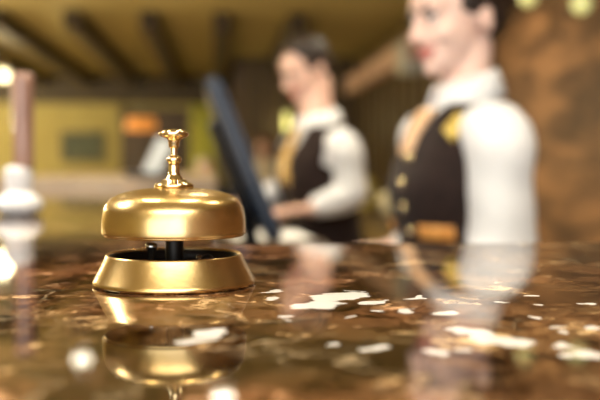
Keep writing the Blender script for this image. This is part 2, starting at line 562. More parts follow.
# dark double door on the back wall with a paler case
d = struct(room_box('door_1', (-1.46, VB - 0.06, 0.0), (-0.42, VB, 2.10), M_WOOD, .006))
bm = bmesh.new()
for a, b in ((-1.42, -0.97), (-0.91, -0.46)):
    for z0, z1 in ((0.15, 0.9), (1.0, 1.98)):
        add_box(bm, (a + .06, VB - 0.085, z0), (b - .06, VB - 0.055, z1), .012)
obj('door_panel', bm, M_WOOD, d)
bm = bmesh.new()
add_box(bm, (-1.66, VB - 0.09, 0), (-1.46, VB, 2.2), .01)
add_box(bm, (-0.42, VB - 0.09, 0), (-0.34, VB, 2.2), .01)
struct(obj('trim_13', bm, M_WALL, rot=(0, 0, TH)))


# ------------------------------------------------------------------ counter
def prism(bm, poly, z0, z1, bevel=0.0):
    vs = [bm.verts.new((x, y, z0)) for x, y in poly]
    f = bm.faces.new(vs)
    g = bmesh.ops.extrude_face_region(bm, geom=[f])
    for v in [e for e in g['geom'] if isinstance(e, bmesh.types.BMVert)]:
        v.co.z = z1
    if bevel:
        es = [e for e in bm.edges if abs(e.verts[0].co.z - z1) < 1e-6 and abs(e.verts[1].co.z - z1) < 1e-6]
        bmesh.ops.bevel(bm, geom=es, offset=bevel, segments=3, affect='EDGES', profile=0.5)


V0 = 0.716
ARM_END = 4.6
ctr = empty('reception_counter', (0, 0, 0), 'long polished brown marble reception counter with white veins carrying the brass bell', 'counter')
top_poly = [(-.66, .07), (UR - .004, .07), (UR - .004, V0), (0.0, V0), (0.0, ARM_END), (-.66, ARM_END)]
bm = bmesh.new()
prism(bm, [tuple(R(u, v)[:2]) for u, v in top_poly], ZTOP - .04, ZTOP, .004)
obj('marble_top', bm, M_MARBLE, ctr)
body_poly = [(-.60, .14), (UR - .004, .14), (UR - .004, V0 - .05), (-.05, V0 - .05), (-.05, ARM_END - .06), (-.60, ARM_END - .06)]
bm = bmesh.new()
prism(bm, [tuple(R(u, v)[:2]) for u, v in body_poly], 0.0, ZTOP - .04)
obj('front_panel', bm, M_WOOD, ctr)

bm = bmesh.new()
prism(bm, [tuple(R(u, v)[:2]) for u, v in [(-.66, 2.6), (0.0, 2.6), (0.0, ARM_END), (-.66, ARM_END)]], ZTOP - .001, ZTOP + .03, .004)
obj('raised_ledge', bm, M_TAN, ctr)

# lower working desk on the staff side
ZD = 1.02
dk = empty('service_desk', (0, 0, 0), 'lower dark wood service desk on the staff side carrying the monitor', 'desk')
bm = bmesh.new()
prism(bm, [tuple(R(u, v)[:2]) for u, v in [(0.004, V0 + .01), (0.275, V0 + .01), (0.275, 2.3), (0.20, 2.85), (0.17, 4.2), (0.004, 4.2)]], ZD - .03, ZD, .003)
obj('desk_top', bm, M_WOOD, dk)
bm = bmesh.new()
prism(bm, [tuple(R(u, v)[:2]) for u, v in [(0.004, V0 + .03), (0.20, V0 + .03), (0.12, 2.6), (0.12, 4.15), (0.004, 4.15)]], 0, ZD - .03)
obj('desk_body', bm, M_WOODG, dk)

# --------------------------------------------------------------------- bell
bc = on_top(174.7, 284)
U = bc.y / F / math.cos(PITCH)          # metres per picture pixel at the bell
bell = empty('service_bell', (bc.x, bc.y, ZTOP + .0002), 'brass reception call bell with domed top and push button on the marble counter', 'bell')


def scaled(pr):
    return [(r * U, z * U) for r, z in pr]


# hollow flared base
bm = bmesh.new()
add_lathe(bm, scaled([(62, 1), (79, 0), (80.2, 1), (80.5, 2.6), (80.1, 4.2), (79.3, 5.6), (73.5, 17), (67.9, 28.6), (67.4, 29.9), (66.4, 30.6), (65.4, 30.2), (65.0, 28.8), (74, 8), (73, 4), (62, 4), (62, 1)]), 128, close_ends=False)
obj('base', bm, M_BRASS, bell, True)
bm = bmesh.new()
add_lathe(bm, scaled([(0, 4), (72.6, 4), (72.6, 7), (0, 7)]), 96, close_ends=False)
add_lathe(bm, scaled([(0, 7), (14, 7), (14, 18), (9, 20), (9, 60), (0, 60)]), 32, close_ends=False)
obj('base_plate', bm, M_DARKMET, bell)
bm = bmesh.new()
add_lathe(bm, scaled([(73.4, 6), (64.9, 28.6), (63.9, 28.4), (72.2, 6), (73.4, 6)]), 96, close_ends=False)
obj('added_dark_liner', bm, M_DARKMET, bell, True)  # added dark liner that blackens the hollow inside the base
bm = bmesh.new()
mm = Matrix.Translation((-20 * U, -18 * U, 0))
add_lathe(bm, scaled([(0, 6), (4, 6), (4, 36), (5.5, 37), (5.5, 42), (0, 43)]), 20, M=mm, close_ends=False)
add_lathe(bm, scaled([(0, 6), (3, 6), (3, 30), (0, 31)]), 20, M=Matrix.Translation((26 * U, -14 * U, 0)), close_ends=False)
obj('striker_pin', bm, M_STEEL, bell, True)
bm = bmesh.new()
add_box(bm, (-26 * U, -16 * U, 20 * U), (30 * U, -8 * U, 24 * U), 1 * U)
add_ball(bm, (34 * U, -12 * U, 24 * U), (7 * U, 7 * U, 7 * U))
obj('hammer', bm, M_DARKMET, bell)
# dome shell
outer = smooth_prof([(70.9, 50.5), (71.5, 52), (71.5, 58), (70.6, 69), (68.2, 78), (62.5, 85.5), (52, 90.8), (38, 94.2), (20, 96.2), (7, 96.8)], 6)
inner = [(r - 2.2 if r > 10 else r, z - 2.2) for r, z in reversed(outer)]
inner[-1] = (69.1, 50.5)
bm = bmesh.new()
add_lathe(bm, scaled(outer + inner + [outer[0]]), 144, close_ends=False)
obj('dome', bm, M_BRASS, bell, True)
bm = bmesh.new()
add_lathe(bm, scaled([(7, 96), (19.3, 96.5), (19.9, 98), (19.3, 100), (17, 101), (13.5, 101.8), (12.5, 104), (7, 105), (2.5, 105)]), 64)
obj('collar', bm, M_BRASS2, bell, True)
bm = bmesh.new()
ST_DROP = 2.5
st = smooth_prof([(9.5, 103.5), (8.8, 105.5), (7.0, 109), (5.2, 113), (4.8, 120), (5.2, 123), (6.4, 125), (6.6, 127.5), (5.6, 129.5), (3.6, 131), (3.0, 133), (3.0, 140)], 4)
hd = [(3.0, 138), (5.2, 138.8), (5.6, 141), (6.0, 145), (7.2, 147.2), (10.5, 148.8), (13.8, 149.8), (14.8, 151.2), (14.9, 153), (14.2, 154.4), (11, 156), (6, 157), (0.0, 157.5)]
add_lathe(bm, scaled([(0, 100)] + [(a_ * 1.15, b_ - ST_DROP) for a_, b_ in st]), 48, close_ends=False)
obj('plunger_stem', bm, M_BRASS2, bell, True)
bm = bmesh.new()
add_lathe(bm, scaled([(a_, b_ - ST_DROP) for a_, b_ in [(0, 138)] + hd]), 48, close_ends=False)
obj('push_button', bm, M_BRASS2, bell, True)

# ------------------------------------------------------------------ monitor
mp = P(243, 170, 1.95)
mon = empty('computer_monitor', (0, 0, 0), 'dark blue computer monitor seen edge-on leaning back behind the brass bell', 'monitor')
mu, mv = 0.062, 1.95
mon.location = R(mu + 0.05, mv, ZD)
mon.rotation_euler = (0, 0, TH)
# local axes: x = staff side, y = along the room.  Panel leans: top towards the guests
zb = 0.050
Mp = Matrix.Translation((-0.0, 0, zb)) @ Euler((0, math.radians(-22.0), 0)).to_matrix().to_4x4()
Mp = Matrix.Translation((0.002, 0, 0)) @ Mp
PW, PH, PT = 0.50, 0.335, 0.030
bm = bmesh.new()
add_box(bm, (-PT / 2, -PW / 2, 0), (PT / 2, PW / 2, PH), .010, Mp, 3)
obj('casing', bm, M_MONB, mon)
bm = bmesh.new()
add_box(bm, (PT / 2 - .001, -PW / 2 + .012, .018), (PT / 2 + .0015, PW / 2 - .012, PH - .012), 0, Mp)
obj('screen', bm, M_SCREEN, mon)
bm = bmesh.new()
add_box(bm, (-PT / 2 - .022, -PW / 4, .05), (-PT / 2 + .002, PW / 4, PH - .07), .012, Mp)
obj('back_housing', bm, M_MOND, mon)
bm = bmesh.new()
add_box(bm, (-.05, -.12, 0.001), (.13, .12, .013), .005)
obj('stand_base', bm, M_MOND, mon)
bm = bmesh.new()
add_tube(bm, [(-.035, 0, .022), (-.045, 0, .08), (-.065, 0, .17)], [.018, .016, .015], 12)
obj('stand_neck', bm, M_MOND, mon)

# keyboard, sheets of paper on the service desk
kb = empty('keyboard', R(0.095, 2.93, ZD), 'black computer keyboard on the service desk under the waistcoated man’s hands', 'keyboard', TH)
bm = bmesh.new()
add_box(bm, (-.07, -.21, 0.0), (.07, .21, .016), .004)
obj('keyboard_body', bm, M_MOND, kb)
bm = bmesh.new()
for i in range(5):
    for j in range(14):
        x, y = -.058 + i * .0235, -.195 + j * .0281
        add_box(bm, (x, y, .015), (x + .0195, y + .024, .0215), .002, seg=1)
obj('keys', bm, M_KEYS, kb)
for i, (u, v, rz, lab) in enumerate(((0.14, 2.48, 0.08, 'white sheet of paper on the service desk nearest the monitor'),
                                     (0.115, 3.7, 0, 'white sheet of paper at the far end of the service desk'))):
    bm = bmesh.new()
    add_box(bm, (-.105, -.148, 0), (.105, .148, .002))
    o = obj('paper_sheet', bm, M_PAPER, None, loc=R(u, v, ZD), rot=(0, 0, TH + rz))
    tag(o, lab, 'paper', 'papers on the service desk')

# ------------------------------------------------- things on the far counter
c = on_top(19, 215)
orn = empty('column_ornament', (c.x, c.y, ZTOP), 'tall reddish brown column ornament on a bulbous white base standing on the counter', 'ornament')
k = c.y / F
bm = bmesh.new()
add_lathe(bm, [(r * k, z * k) for r, z in smooth_prof([(0, 0), (13, 0), (21, 4), (24, 11), (20, 18), (13, 23), (13.5, 30), (14, 44), (10, 49), (0, 50)], 4)], 48, close_ends=False)
obj('base', bm, M_CERAMIC, orn, True)
bm = bmesh.new()
add_lathe(bm, [(r * k, z * k) for r, z in [(0, 47), (9.5, 47), (10, 50), (10, 70), (10.6, 100), (11.2, 133), (11.4, 138), (9, 141), (0, 142)]], 40, M=Matrix.Translation((5 * k, 0, 0)), close_ends=False)
obj('column', bm, M_REDWOOD, orn, True)

c = on_top(150, 178, ZTOP + .03)
cs = empty('card_holder', (c.x, c.y, ZTOP + .03), 'small tilted white card in a dark holder at the far end of the counter', 'card holder', TH - 0.25)
bm = bmesh.new()
add_box(bm, (-.06, -.03, 0), (.06, .03, .014), .004)
obj('holder_base', bm, M_MOND, cs)
bm = bmesh.new()
Mc = Matrix.Translation((0, 0, .012)) @ Euler((math.radians(-14), math.radians(22), 0)).to_matrix().to_4x4()
add_box(bm, (-.024, -.0025, .0), (.024, .0025, .105), .001, Mc)
obj('card', bm, M_GREY, cs)

# --------------------------------------------------------- far room contents
# picture on the olive wall
p = P(85, 147, VB * math.cos(TH))
u0, _ = UV(p)
pw, ph = 19.5 / F * VB, 13 / F * VB
pic = empty('wall_picture', R(u0, VB - .025, p.z), 'small dark green framed picture on the olive back wall', 'picture', TH)
bm = bmesh.new()
add_box(bm, (-pw, -.012, -ph), (pw, .012, ph), .004)
obj('canvas', bm, M_PICT, pic)
bm = bmesh.new()
for lo, hi in (((-pw - .03, -.02, -ph - .03), (pw + .03, .024, -ph)), ((-pw - .03, -.02, ph), (pw + .03, .024, ph + .03)),
               ((-pw - .03, -.02, -ph), (-pw, .024, ph)), ((pw, -.02, -ph), (pw + .03, .024, ph))):
    add_box(bm, lo, hi, .004)
obj('frame', bm, M_FRAME, pic)

# lime curtain beside the door
p = P(199, 140, 12.6)
u0, v0 = UV(p)
bm = bmesh.new()
n = 40
w = 0.18
for zz, nm in ((0.03, 0), (2.16, 1)):
    pass
vs = []
for j, zz in enumerate((0.03, 0.8, 1.5, 2.16)):
    row = []
    for i in range(n + 1):
        t = i / n
        row.append(bm.verts.new((-w + 2 * w * t, 0.03 * math.sin(t * 5 * 2 * PI), zz)))
    vs.append(row)
for a, b in zip(vs, vs[1:]):
    for i in range(n):
        bm.faces.new((a[i], a[i + 1], b[i + 1], b[i]))
cur = obj('curtain', bm, M_LIME, None, True, loc=R(-0.19, VB - .2, 0), rot=(0, 0, TH))
sm = cur.modifiers.new('thick', 'SOLIDIFY')
sm.thickness = 0.008
tag(cur, 'lime yellow curtain hanging on the back wall between the dark door and monitor', 'curtain')


def globe_lamp(loc, r, label, name='wall_lamp', m=M_LAMP, arm=(0, 0, 0), group=None):
    t = empty(name, loc, label, 'lamp', 0, group)
    bm = bmesh.new()
    add_ball(bm, (0, 0, 0), (r, r, r))
    obj('globe', bm, m, t, True)
    bm = bmesh.new()
    add_tube(bm, [tuple(Vector(arm) * 0.0), tuple(Vector(arm) * 0.6), arm], [.014, .012, .02], 10)
    obj('bracket', bm, M_BRASS2, t, True)
    return t


def point(name, loc, e, col, r=0.08):
    l = bpy.data.lights.new(name, 'POINT')
    l.energy = e
    l.color = col
    l.shadow_soft_size = r
    o = bpy.data.objects.new(name, l)
    C.objects.link(o)
    o.location = loc
    return o


# bright globe at the left, hung from the ceiling
p = P(4, 75, 9.6)
globe_lamp(p, 0.062, 'bright round globe lamp hanging above the reddish column ornament', 'pendant_lamp', M_LAMP, (0, 0, HC - p.z))
# amber drum pendant in front of the dark door
p = P(141, 124, 9.5)
pe = empty('pendant_lamp', p, 'wide amber shaded pendant lamp hanging in front of the dark door', 'lamp', TH)
bm = bmesh.new()
add_lathe(bm, [(0.155, -.065), (.165, -.06), (.15, .055), (.14, .06), (.02, .06), (.02, .055), (.137, .053), (.152, -.06)], 40, close_ends=False)
obj('lamp_shade', bm, M_AMBER, pe, True)
bm = bmesh.new()
add_tube(bm, [(0, 0, .05), (0, 0, .4), (0, 0, HC - p.z)], [.006, .006, .006], 8)
obj('cord', bm, M_MOND, pe)
for i, (u, v) in enumerate(((-3.2, 6.2), (-3.3, 8.6), (-3.75, 12.0))):  # unseen globes added to light the ceiling and back wall
    q = R(u, v, 2.0)
    globe_lamp(q, 0.12, ('added unseen globe lamp hanging at the left of the room, nearer the counter', 'added unseen globe lamp hanging at the left of the room, between two others', 'added unseen globe lamp hanging in the corner by the olive back wall')[i], 'pendant_lamp', M_LAMP, (0, 0, HC - 2.0), 'added unseen globe lamps at the left')
    point('globe_glow', q - Vector((0, 0, 0.2)), (95, 110, 190)[i], (1.0, 0.86, 0.55), .12)
# slim lit sconce on the panelled bay
p = R(0, 0)
u_s = (286 - 216) / F * 11.55
sc_ = empty('wall_sconce', R(u_s, 11.53, P(286, 122, 11.5).z), 'slim upright yellow glass sconce glowing between the man’s face and the monitor', 'lamp', TH)
bm = bmesh.new()
add_lathe(bm, [(0, -.13), (.02, -.13), (.032, -.11), (.036, 0), (.032, .11), (.02, .13), (0, .13)], 28, M=Matrix.Translation((0, -.1, 0)), close_ends=False)
obj('glass_shade', bm, M_LAMPG, sc_, True)
bm = bmesh.new()
add_box(bm, (-.03, -.05, -.06), (.03, .02, .06), .006)
obj('back_plate', bm, M_BRASS2, sc_)
# small lit lamps high on the stone wall
for px, py, lab in ((534, -2, 'small yellow glass wall lamp high on the brown stone wall, nearer the woman’s head'),
                    (590, 4, 'small yellow glass wall lamp high on the brown stone wall, farther from the woman')):
    v = 1.68 / ((px - 216) / F)
    q = R(1.68, v)
    z = P(px, py, q.y).z
    a = R(0.118, 0, 0)
    globe_lamp((q.x, q.y, z), 0.045, lab, 'wall_lamp', M_LAMPG, tuple(a), 'small lamps on the stone wall')

# round recessed lights: some mirrored in the counter, others unseen, mostly added to brighten
DL = ((-1.04, 7.06), (0.04, 5.8), (-2.6, 6.9), (1.15, 3.4), (1.2, 4.9), (-0.96, 3.2), (0.25, 0.75), (-0.45, 0.9), (0.95, 0.9), (-0.3, -1.2), (-2.2, -1.2), (1.0, -1.2), (-2.35, 3.2), (0.2, 2.35))
DLE = {6: 44, 7: 50, 8: 26, 3: 80, 4: 110, 9: 60, 10: 60, 11: 60, 13: 95, 0: 170, 1: 170, 2: 170}
names = {0: 'round ceiling downlight mirrored in the counter left of the bell', 1: 'round ceiling downlight mirrored in the counter below the bell'}
for i, (u, v) in enumerate(DL):
    t = empty('ceiling_light', R(u, v, HC), names.get(i, 'unseen round recessed ceiling downlight that leaves no reflection in the counter'), 'ceiling light', 0, 'recessed ceiling downlights')
    bm = bmesh.new()
    add_lathe(bm, [(.075, 0), (.10, 0), (.10, -.012), (.085, -.018), (.075, -.006)], 36, close_ends=False)
    obj('trim_ring', bm, M_BRASS2, t, True)
    bm = bmesh.new()
    add_lathe(bm, [(0, -.001), (.076, -.001), (.076, -.006), (0, -.006)], 36, close_ends=False)
    obj('diffuser', bm, M_LAMPB, t)
    l = bpy.data.lights.new('downlight', 'SPOT')
    l.energy = DLE.get(i, 110)
    l.color = (1.0, 0.87, 0.64)
    l.spot_size = math.radians(120)
    l.spot_blend = 0.8
    l.shadow_soft_size = 0.06
    o = bpy.data.objects.new('downlight', l)
    C.objects.link(o)
    o.location = R(u, v, HC - .03)

# sideboard against the panelled wall with two pots
sb = empty('sideboard', R(1.5, 7.2, 0), 'low dark wood sideboard against the panelled wall between man and woman', 'sideboard', TH)
SBH = 0.82
bm = bmesh.new()
add_box(bm, (-.25, -1.0, .08), (.25, 1.0, SBH - .03), .006)
obj('body', bm, M_WOOD, sb)
bm = bmesh.new()
add_box(bm, (-.27, -1.03, SBH - .03), (.25, 1.03, SBH), .006)
obj('top', bm, M_WOOD, sb)
for k in range(3):
    bm = bmesh.new()
    add_box(bm, (-.268, -.96 + k * .65, .12), (-.245, -.34 + k * .65, SBH - .06), .006)
    dd = obj('door', bm, M_WOODG, sb)
    bm = bmesh.new()
    add_ball(bm, (-.28, -.42 + k * .65, .5), (.014, .014, .014), u=12, v=8)
    obj('knob', bm, M_BRASS2, dd)
for sx in (-.2, .2):
    for sy in (-.92, .92):
        bm = bmesh.new()
        add_box(bm, (sx - .03, sy - .03, 0), (sx + .03, sy + .03, .08), .004)
        obj('leg', bm, M_WOOD, sb)
def pot(px, py, v, prof, m, name, lab):
    u = (px - 216) / F * v
    t = empty(name, R(u, v, SBH + .004), lab, name, 0)
    bm = bmesh.new()
    add_lathe(bm, smooth_prof(prof, 5), 40, close_ends=False)
    obj('pot_body', bm, m, t, True)
    bm = bmesh.new()
    r, z = prof[-1]
    add_lathe(bm, [(r - .012, z - .01), (r + .004, z - .01), (r + .007, z), (r + .002, z + .01), (r - .012, z + .008)], 40)
    obj('rim', bm, m, t, True)
pot(368, 205, 7.75, [(0, 0), (.05, 0), (.09, .06), (.115, .14), (.10, .22), (.055, .27), (.05, .29)], M_YVASE, 'vase', 'round mustard yellow vase on the sideboard beside the man’s back')
pot(394, 216, 7.0, [(0, 0), (.05, 0), (.08, .04), (.105, .09), (.11, .145), (.10, .17)], M_CVASE, 'bowl', 'squat cream bowl on the sideboard in front of the mustard vase')


# ------------------------------------------------------------------- people
def finger_chain(bm, base, dirs, lens, r0):
    pts, rr = [Vector(base)], [r0]
    p = Vector(base)
    for i, (d, l) in enumerate(zip(dirs, lens)):
        p = p + Vector(d).normalized() * l
        pts.append(p)
        rr.append(r0 * (0.93 - 0.11 * i))
    add_tube(bm, pts, rr, 10, 1)


def add_hand(bm, wrist, fwd, up, thumb_side, curl=0.35, s=1.0):
    """palm, four unequal bent fingers and a thumb. fwd: along the hand, up: back of the hand, thumb_side: towards the thumb"""
    f, u = Vector(fwd).normalized(), Vector(up).normalized()
    t = Vector(thumb_side)
    t = (t - f * t.dot(f)).normalized()
    u = (u - f * u.dot(f) - t * u.dot(t)).normalized()
    w = Vector(wrist)
    # palm as four blended metacarpal tubes
    for k in range(4):
        off = (1.5 - k) * 0.019 * s
        a = w + t * off * 0.55
        b = w + f * (0.088 - 0.005 * abs(k - 1)) * s + t * off
        add_tube(bm, [a, (a + b) / 2, b], [.0145 * s, .0135 * s, .0115 * s], 10, 2)
        ln = (0.070, 0.080, 0.074, 0.058)[k] * s
        ds = []
        for j in range(3):
            an = curl * (0.5 + j * 0.75)
            ds.append(f * math.cos(an) - u * math.sin(an))
        finger_chain(bm, b, ds, (ln * .45, ln * .32, ln * .23), .0090 * s)
    a = w + t * 0.016 * s + f * 0.018 * s
    b = a + (t * 0.8 + f * 0.7 - u * 0.25).normalized() * 0.045 * s
    finger_chain(bm, a, [(b - a), (f * 0.9 + t * 0.35 - u * 0.3), (f - u * 0.3)], (.045 * s, .032 * s, .024 * s), .0115 * s)


def person(name, loc, heading, H, label, sex, pose, mats, group=None, voxel=.006, seated=False):
    """local axes: x forward, y left, z up; origin on the floor"""
    root = empty(name, loc, label, 'person', heading, group)
    k = H / 1.65
    fem = sex == 'f'
    # torso sections (z, cx, cy, half depth, half width), relative to a 1.65 m figure
    lean = pose.get('lean', 0.0)
    if fem:
        T = [(0.80, 0, 0, .085, .150), (0.90, -.005, 0, .108, .170), (0.98, -.002, 0, .095, .150), (1.055, 0, 0, .085, .125), (1.13, .006, 0, .090, .135),
             (1.21, .014, 0, .102, .148), (1.28, .006, 0, .092, .155), (1.335, -.004, 0, .082, .150), (1.375, -.010, 0, .064, .105), (1.405, -.008, 0, .052, .060)]
    else:
        T = [(0.80, 0, 0, .090, .150), (0.90, -.005, 0, .110, .165), (0.98, 0, 0, .105, .158), (1.055, .003, 0, .103, .152), (1.13, .006, 0, .108, .160),
             (1.21, .010, 0, .118, .175), (1.28, .004, 0, .112, .185), (1.335, -.004, 0, .088, .175), (1.378, -.010, 0, .068, .115), (1.408, -.004, 0, .056, .064)]
    dz = -0.36 if seated else 0.0

    def lx(z):
        return lean * max(0.0, z - 0.9) ** 1.3
    T = [(z * k + dz, cx * k + lx(z), cy, a * k, b * k) for z, cx, cy, a, b in T]
    shz = 1.335 * k + dz
    hp = pose['head']                     # head centre (x, z), yaw, pitch
    Hc = Vector((hp[0], hp[4] if len(hp) > 4 else 0.0, hp[1] + (dz if seated else 0)))
    MH = Matrix.Translation(Hc) @ Euler((0, hp[3], hp[2]), 'XYZ').to_matrix().to_4x4() if False else Matrix.Translation(Hc) @ Matrix.Rotation(hp[2], 4, 'Z') @ Matrix.Rotation(hp[3], 4, 'Y')
    hs = 0.97 if fem else 0.93
    MH = MH @ Matrix.Scale(hs * k, 4)
    # --- body, one continuous skin
    bm = bmesh.new()
    add_loft(bm, T, 32, 4)
    nb = Vector((T[-2][1], 0, T[-2][0] - .02))
    hb = MH @ Vector((-.022, 0, -.055))
    nr = .052 if fem else .060
    add_tube(bm, [nb, (nb + hb) / 2, hb], [nr * 1.15 * k, nr * k, nr * k], 20, 3)
    # head
    add_ball(bm, (-.012, 0, .032), (.098, .077, .090), MH)
    add_ball(bm, (.030, 0, -.022), (.064, .062, .088), MH)
    add_ball(bm, (.050, 0, -.070), (.042, .045, .046), MH)
    add_ball(bm, (.076, 0, -.098), (.020, .022, .017), MH)
    add_ball(bm, (.062, 0, .040), (.036, .055, .040), MH)
    for s in (-1, 1):
        add_ball(bm, (.062, s * .036, -.030), (.026, .024, .024), MH)
        add_ball(bm, (.078, s * .030, .021), (.016, .024, .010), MH)
        add_ball(bm, (-.006, s * .078, -.012), (.018, .008, .031), MH @ Matrix.Rotation(s * 0.25, 4, 'Z'))
    add_tube(bm, [MH @ Vector(q) for q in ((.088, 0, .012), (.102, 0, -.012), (.113, 0, -.031))], [.010 * k, .011 * k, .012 * k], 12, 2)
    add_ball(bm, (.098, .011, -.036), (.010, .009, .008), MH)
    add_ball(bm, (.098, -.011, -.036), (.010, .009, .008), MH)
    # arms
    arms = pose['arms']
    for side, (elb, wri, hf, hu, ht, curl) in arms.items():
        s = 1 if side == 'l' else -1
        sx = T[-3][1]
        sh = Vector((sx, s * (.168 if fem else .195) * k, shz - .012))
        e, w = Vector(elb), Vector(wri)
        add_tube(bm, [sh - Vector((0, s * .05, -.005)), sh, (sh * .5 + e * .5), e], [.050 * k, .054 * k, .044 * k, .036 * k], 18, 3)
        add_tube(bm, [e, e * .65 + w * .35, w], [.036 * k, .036 * k, .024 * k], 18, 3)
        add_hand(bm, w, hf, hu, ht, curl, 0.92 * k if fem else 1.02 * k)
    # legs
    for s in (-1, 1):
        if seated:
            hip, kn, an = Vector((0, s * .09, .52)), Vector((.42, s * .10, .50)), Vector((.45, s * .10, .09))
        else:
            hip, kn, an = Vector((0, s * .085 * k, .86 * k)), Vector((.01, s * .09 * k, .47 * k)), Vector((-.015, s * .09 * k, .08))
        add_tube(bm, [hip, (hip + kn) / 2, kn], [.085 * k, .074 * k, .054 * k], 18, 3)
        add_tube(bm, [kn, kn * .65 + an * .35, an], [.054 * k, .055 * k, .036 * k], 18, 3)
        add_tube(bm, [an + Vector((-.03, 0, -.04)), an + Vector((.07, 0, -.048)), an + Vector((.15, s * .01, -.055))], [.034, .034, .022], 14, 3)
    b = fuse(bm, voxel, 3)
    for f in b.faces:
        f.material_index = 0
        f.smooth = True

    def patch(fn, idx):
        n0 = len(b.faces)
        fn()
        b.faces.ensure_lookup_table()
        for f in b.faces[n0:]:
            f.material_index = idx
            f.smooth = True
    for s in (-1, 1):
        patch(lambda: add_ball(b, (.083, s * .032, .004), (.011, .0135, .0085), MH, 16, 10), 1)
        patch(lambda: add_ball(b, (.091, s * .032, .004), (.0045, .006, .006), MH, 12, 8), 2)
        patch(lambda: add_tube(b, [MH @ Vector(q) for q in ((.094, s * .014, .020), (.092, s * .032, .026), (.080, s * .048, .022))], [.0035, .004, .002], 8, 3), 3)
        patch(lambda: add_tube(b, [MH @ Vector(q) for q in ((.096, s * .018, .010), (.095, s * .033, .0135), (.084, s * .046, .008))], [.002, .003, .002], 8, 3), 3)
    patch(lambda: add_tube(b, [MH @ Vector(q) for q in ((.078, -.027, -.058), (.093, -.012, -.061), (.0975, 0, -.060), (.093, .012, -.061), (.078, .027, -.058))], [.003, .0055, .006, .0055, .003], 10, 3), 4)
    patch(lambda: add_tube(b, [MH @ Vector(q) for q in ((.079, -.025, -.061), (.091, -.012, -.069), (.0945, 0, -.070), (.091, .012, -.069), (.079, .025, -.061))], [.003, .006, .007, .006, .003], 10, 3), 4)
    obj('body', b, [mats['skin'], M_EYEW, M_IRIS, mats['hair'], M_LIP], root)
    # --- hair
    bm = bmesh.new()
    add_ball(bm, (-.020, 0, .044), (.104, .084, .092), MH)
    add_ball(bm, (-.062, 0, .006), (.060, .074, .070), MH)
    if fem:
        add_ball(bm, (-.045, 0, .055), (.085, .080, .080), MH)
        if pose.get('bun', True):
            add_ball(bm, (-.118, 0, .035), (.042, .044, .042), MH)
        else:
            add_ball(bm, (-.05, 0, -.04), (.065, .088, .10), MH)
    else:
        add_ball(bm, (.010, 0, .082), (.075, .068, .048), MH)
    hb_ = fuse(bm, max(voxel, .005), 2)
    # open the face: drop what lies in front of the hairline
    MI = MH.inverted()
    dead = []
    for f in hb_.faces:
        q = MI @ f.calc_center_median()
        line = .035 + (.052 - q.z) * -0.55 if q.z > .052 else .035 - (.052 - q.z) * 0.55
        if q.x > line and q.z < .105:
            if q.x > .035 + max(0, (q.z - .05)) * 0.6:
                dead.append(f)
    bmesh.ops.delete(hb_, geom=dead, context='FACES')
    h = obj('hair', hb_, mats['hair'], root, True)
    so = h.modifiers.new('thick', 'SOLIDIFY')
    so.thickness = 0.006
    so.offset = -1
    # --- shirt: torso and sleeves in one skin
    bm = bmesh.new()
    off = .010
    TS = [(z, cx, cy, a + off, bb + off) for z, cx, cy, a, bb in T[1:-1]]
    zt = T[-1]
    TS.append((zt[0] - .012, zt[1], 0, zt[3] + .006, zt[4] + .006))
    add_loft(bm, TS, 40, 4)
    sleeve = pose.get('sleeve', (.067, .062, .058, .052, .040))
    for side, (elb, wri, hf, hu, ht, curl) in arms.items():
        s = 1 if side == 'l' else -1
        sx = T[-3][1]
        sh = Vector((sx, s * (.165 if fem else .195) * k, shz - .016))
        e, w = Vector(elb), Vector(wri)
        w2 = e + (w - e) * 0.93
        q = [x * k for x in sleeve]
        add_tube(bm, [sh - Vector((0, s * .06, -.004)), sh, sh * .5 + e * .5, e], [q[0] * .9, q[0], q[1], q[2]], 22, 4)
        add_tube(bm, [e, e * .6 + w2 * .4, e * .2 + w2 * .8], [q[2], q[3], q[4]], 22, 4)
        add_tube(bm, [e * .15 + w2 * .85, w2], [q[4] * .92, q[4] * .90], 22, 1, False)
    bs = fuse(bm, max(voxel, .007), 5)
    # soft folds in the cloth
    bs.normal_update()
    for v in bs.verts:
        c_ = v.co
        v.co = c_ + v.normal * (0.0028 * math.sin(38 * c_.z + 22 * c_.x + 9 * c_.y) * math.sin(21 * c_.z - 30 * c_.x + 14 * c_.y))
    obj('shirt', bs, mats['shirt'], root, True)
    # --- collar
    if pose.get('collar', True):
        bm = bmesh.new()
        n = 48
        base_c, dirn = Vector((zt[1], 0, zt[0] - .03)), None
        axis = (hb - nb).normalized()
        rows = []
        for j, (hgt, rad, gap) in enumerate(((-.010, 1.32, .10), (.020, 1.22, .14), (.040, 1.18, .20), (.043, 1.24, .24), (.022, 1.42, .26), (-.012, 1.66, .30))):
            row = []
            for i in range(n + 1):
                t = gap + (2 * PI - 2 * gap) * i / n
                low = -0.012 * (0.5 + 0.5 * math.cos(t))
                c0 = nb + axis * ((0.062 if fem else 0.055) * k + hgt * k + low * (1 if j < 4 else 2.0))
                row.append(bm.verts.new(c0 + Vector((math.cos(t) * nr * rad * k, math.sin(t) * nr * rad * k * 1.05, 0.012 * -math.cos(t)))))
            rows.append(row)
        for a, c_ in zip(rows, rows[1:]):
            for i in range(n):
                bm.faces.new((a[i], a[i + 1], c_[i + 1], c_[i]))
        co = obj('collar', bm, mats['shirt'], root, True)
        so = co.modifiers.new('thick', 'SOLIDIFY')
        so.thickness = 0.003
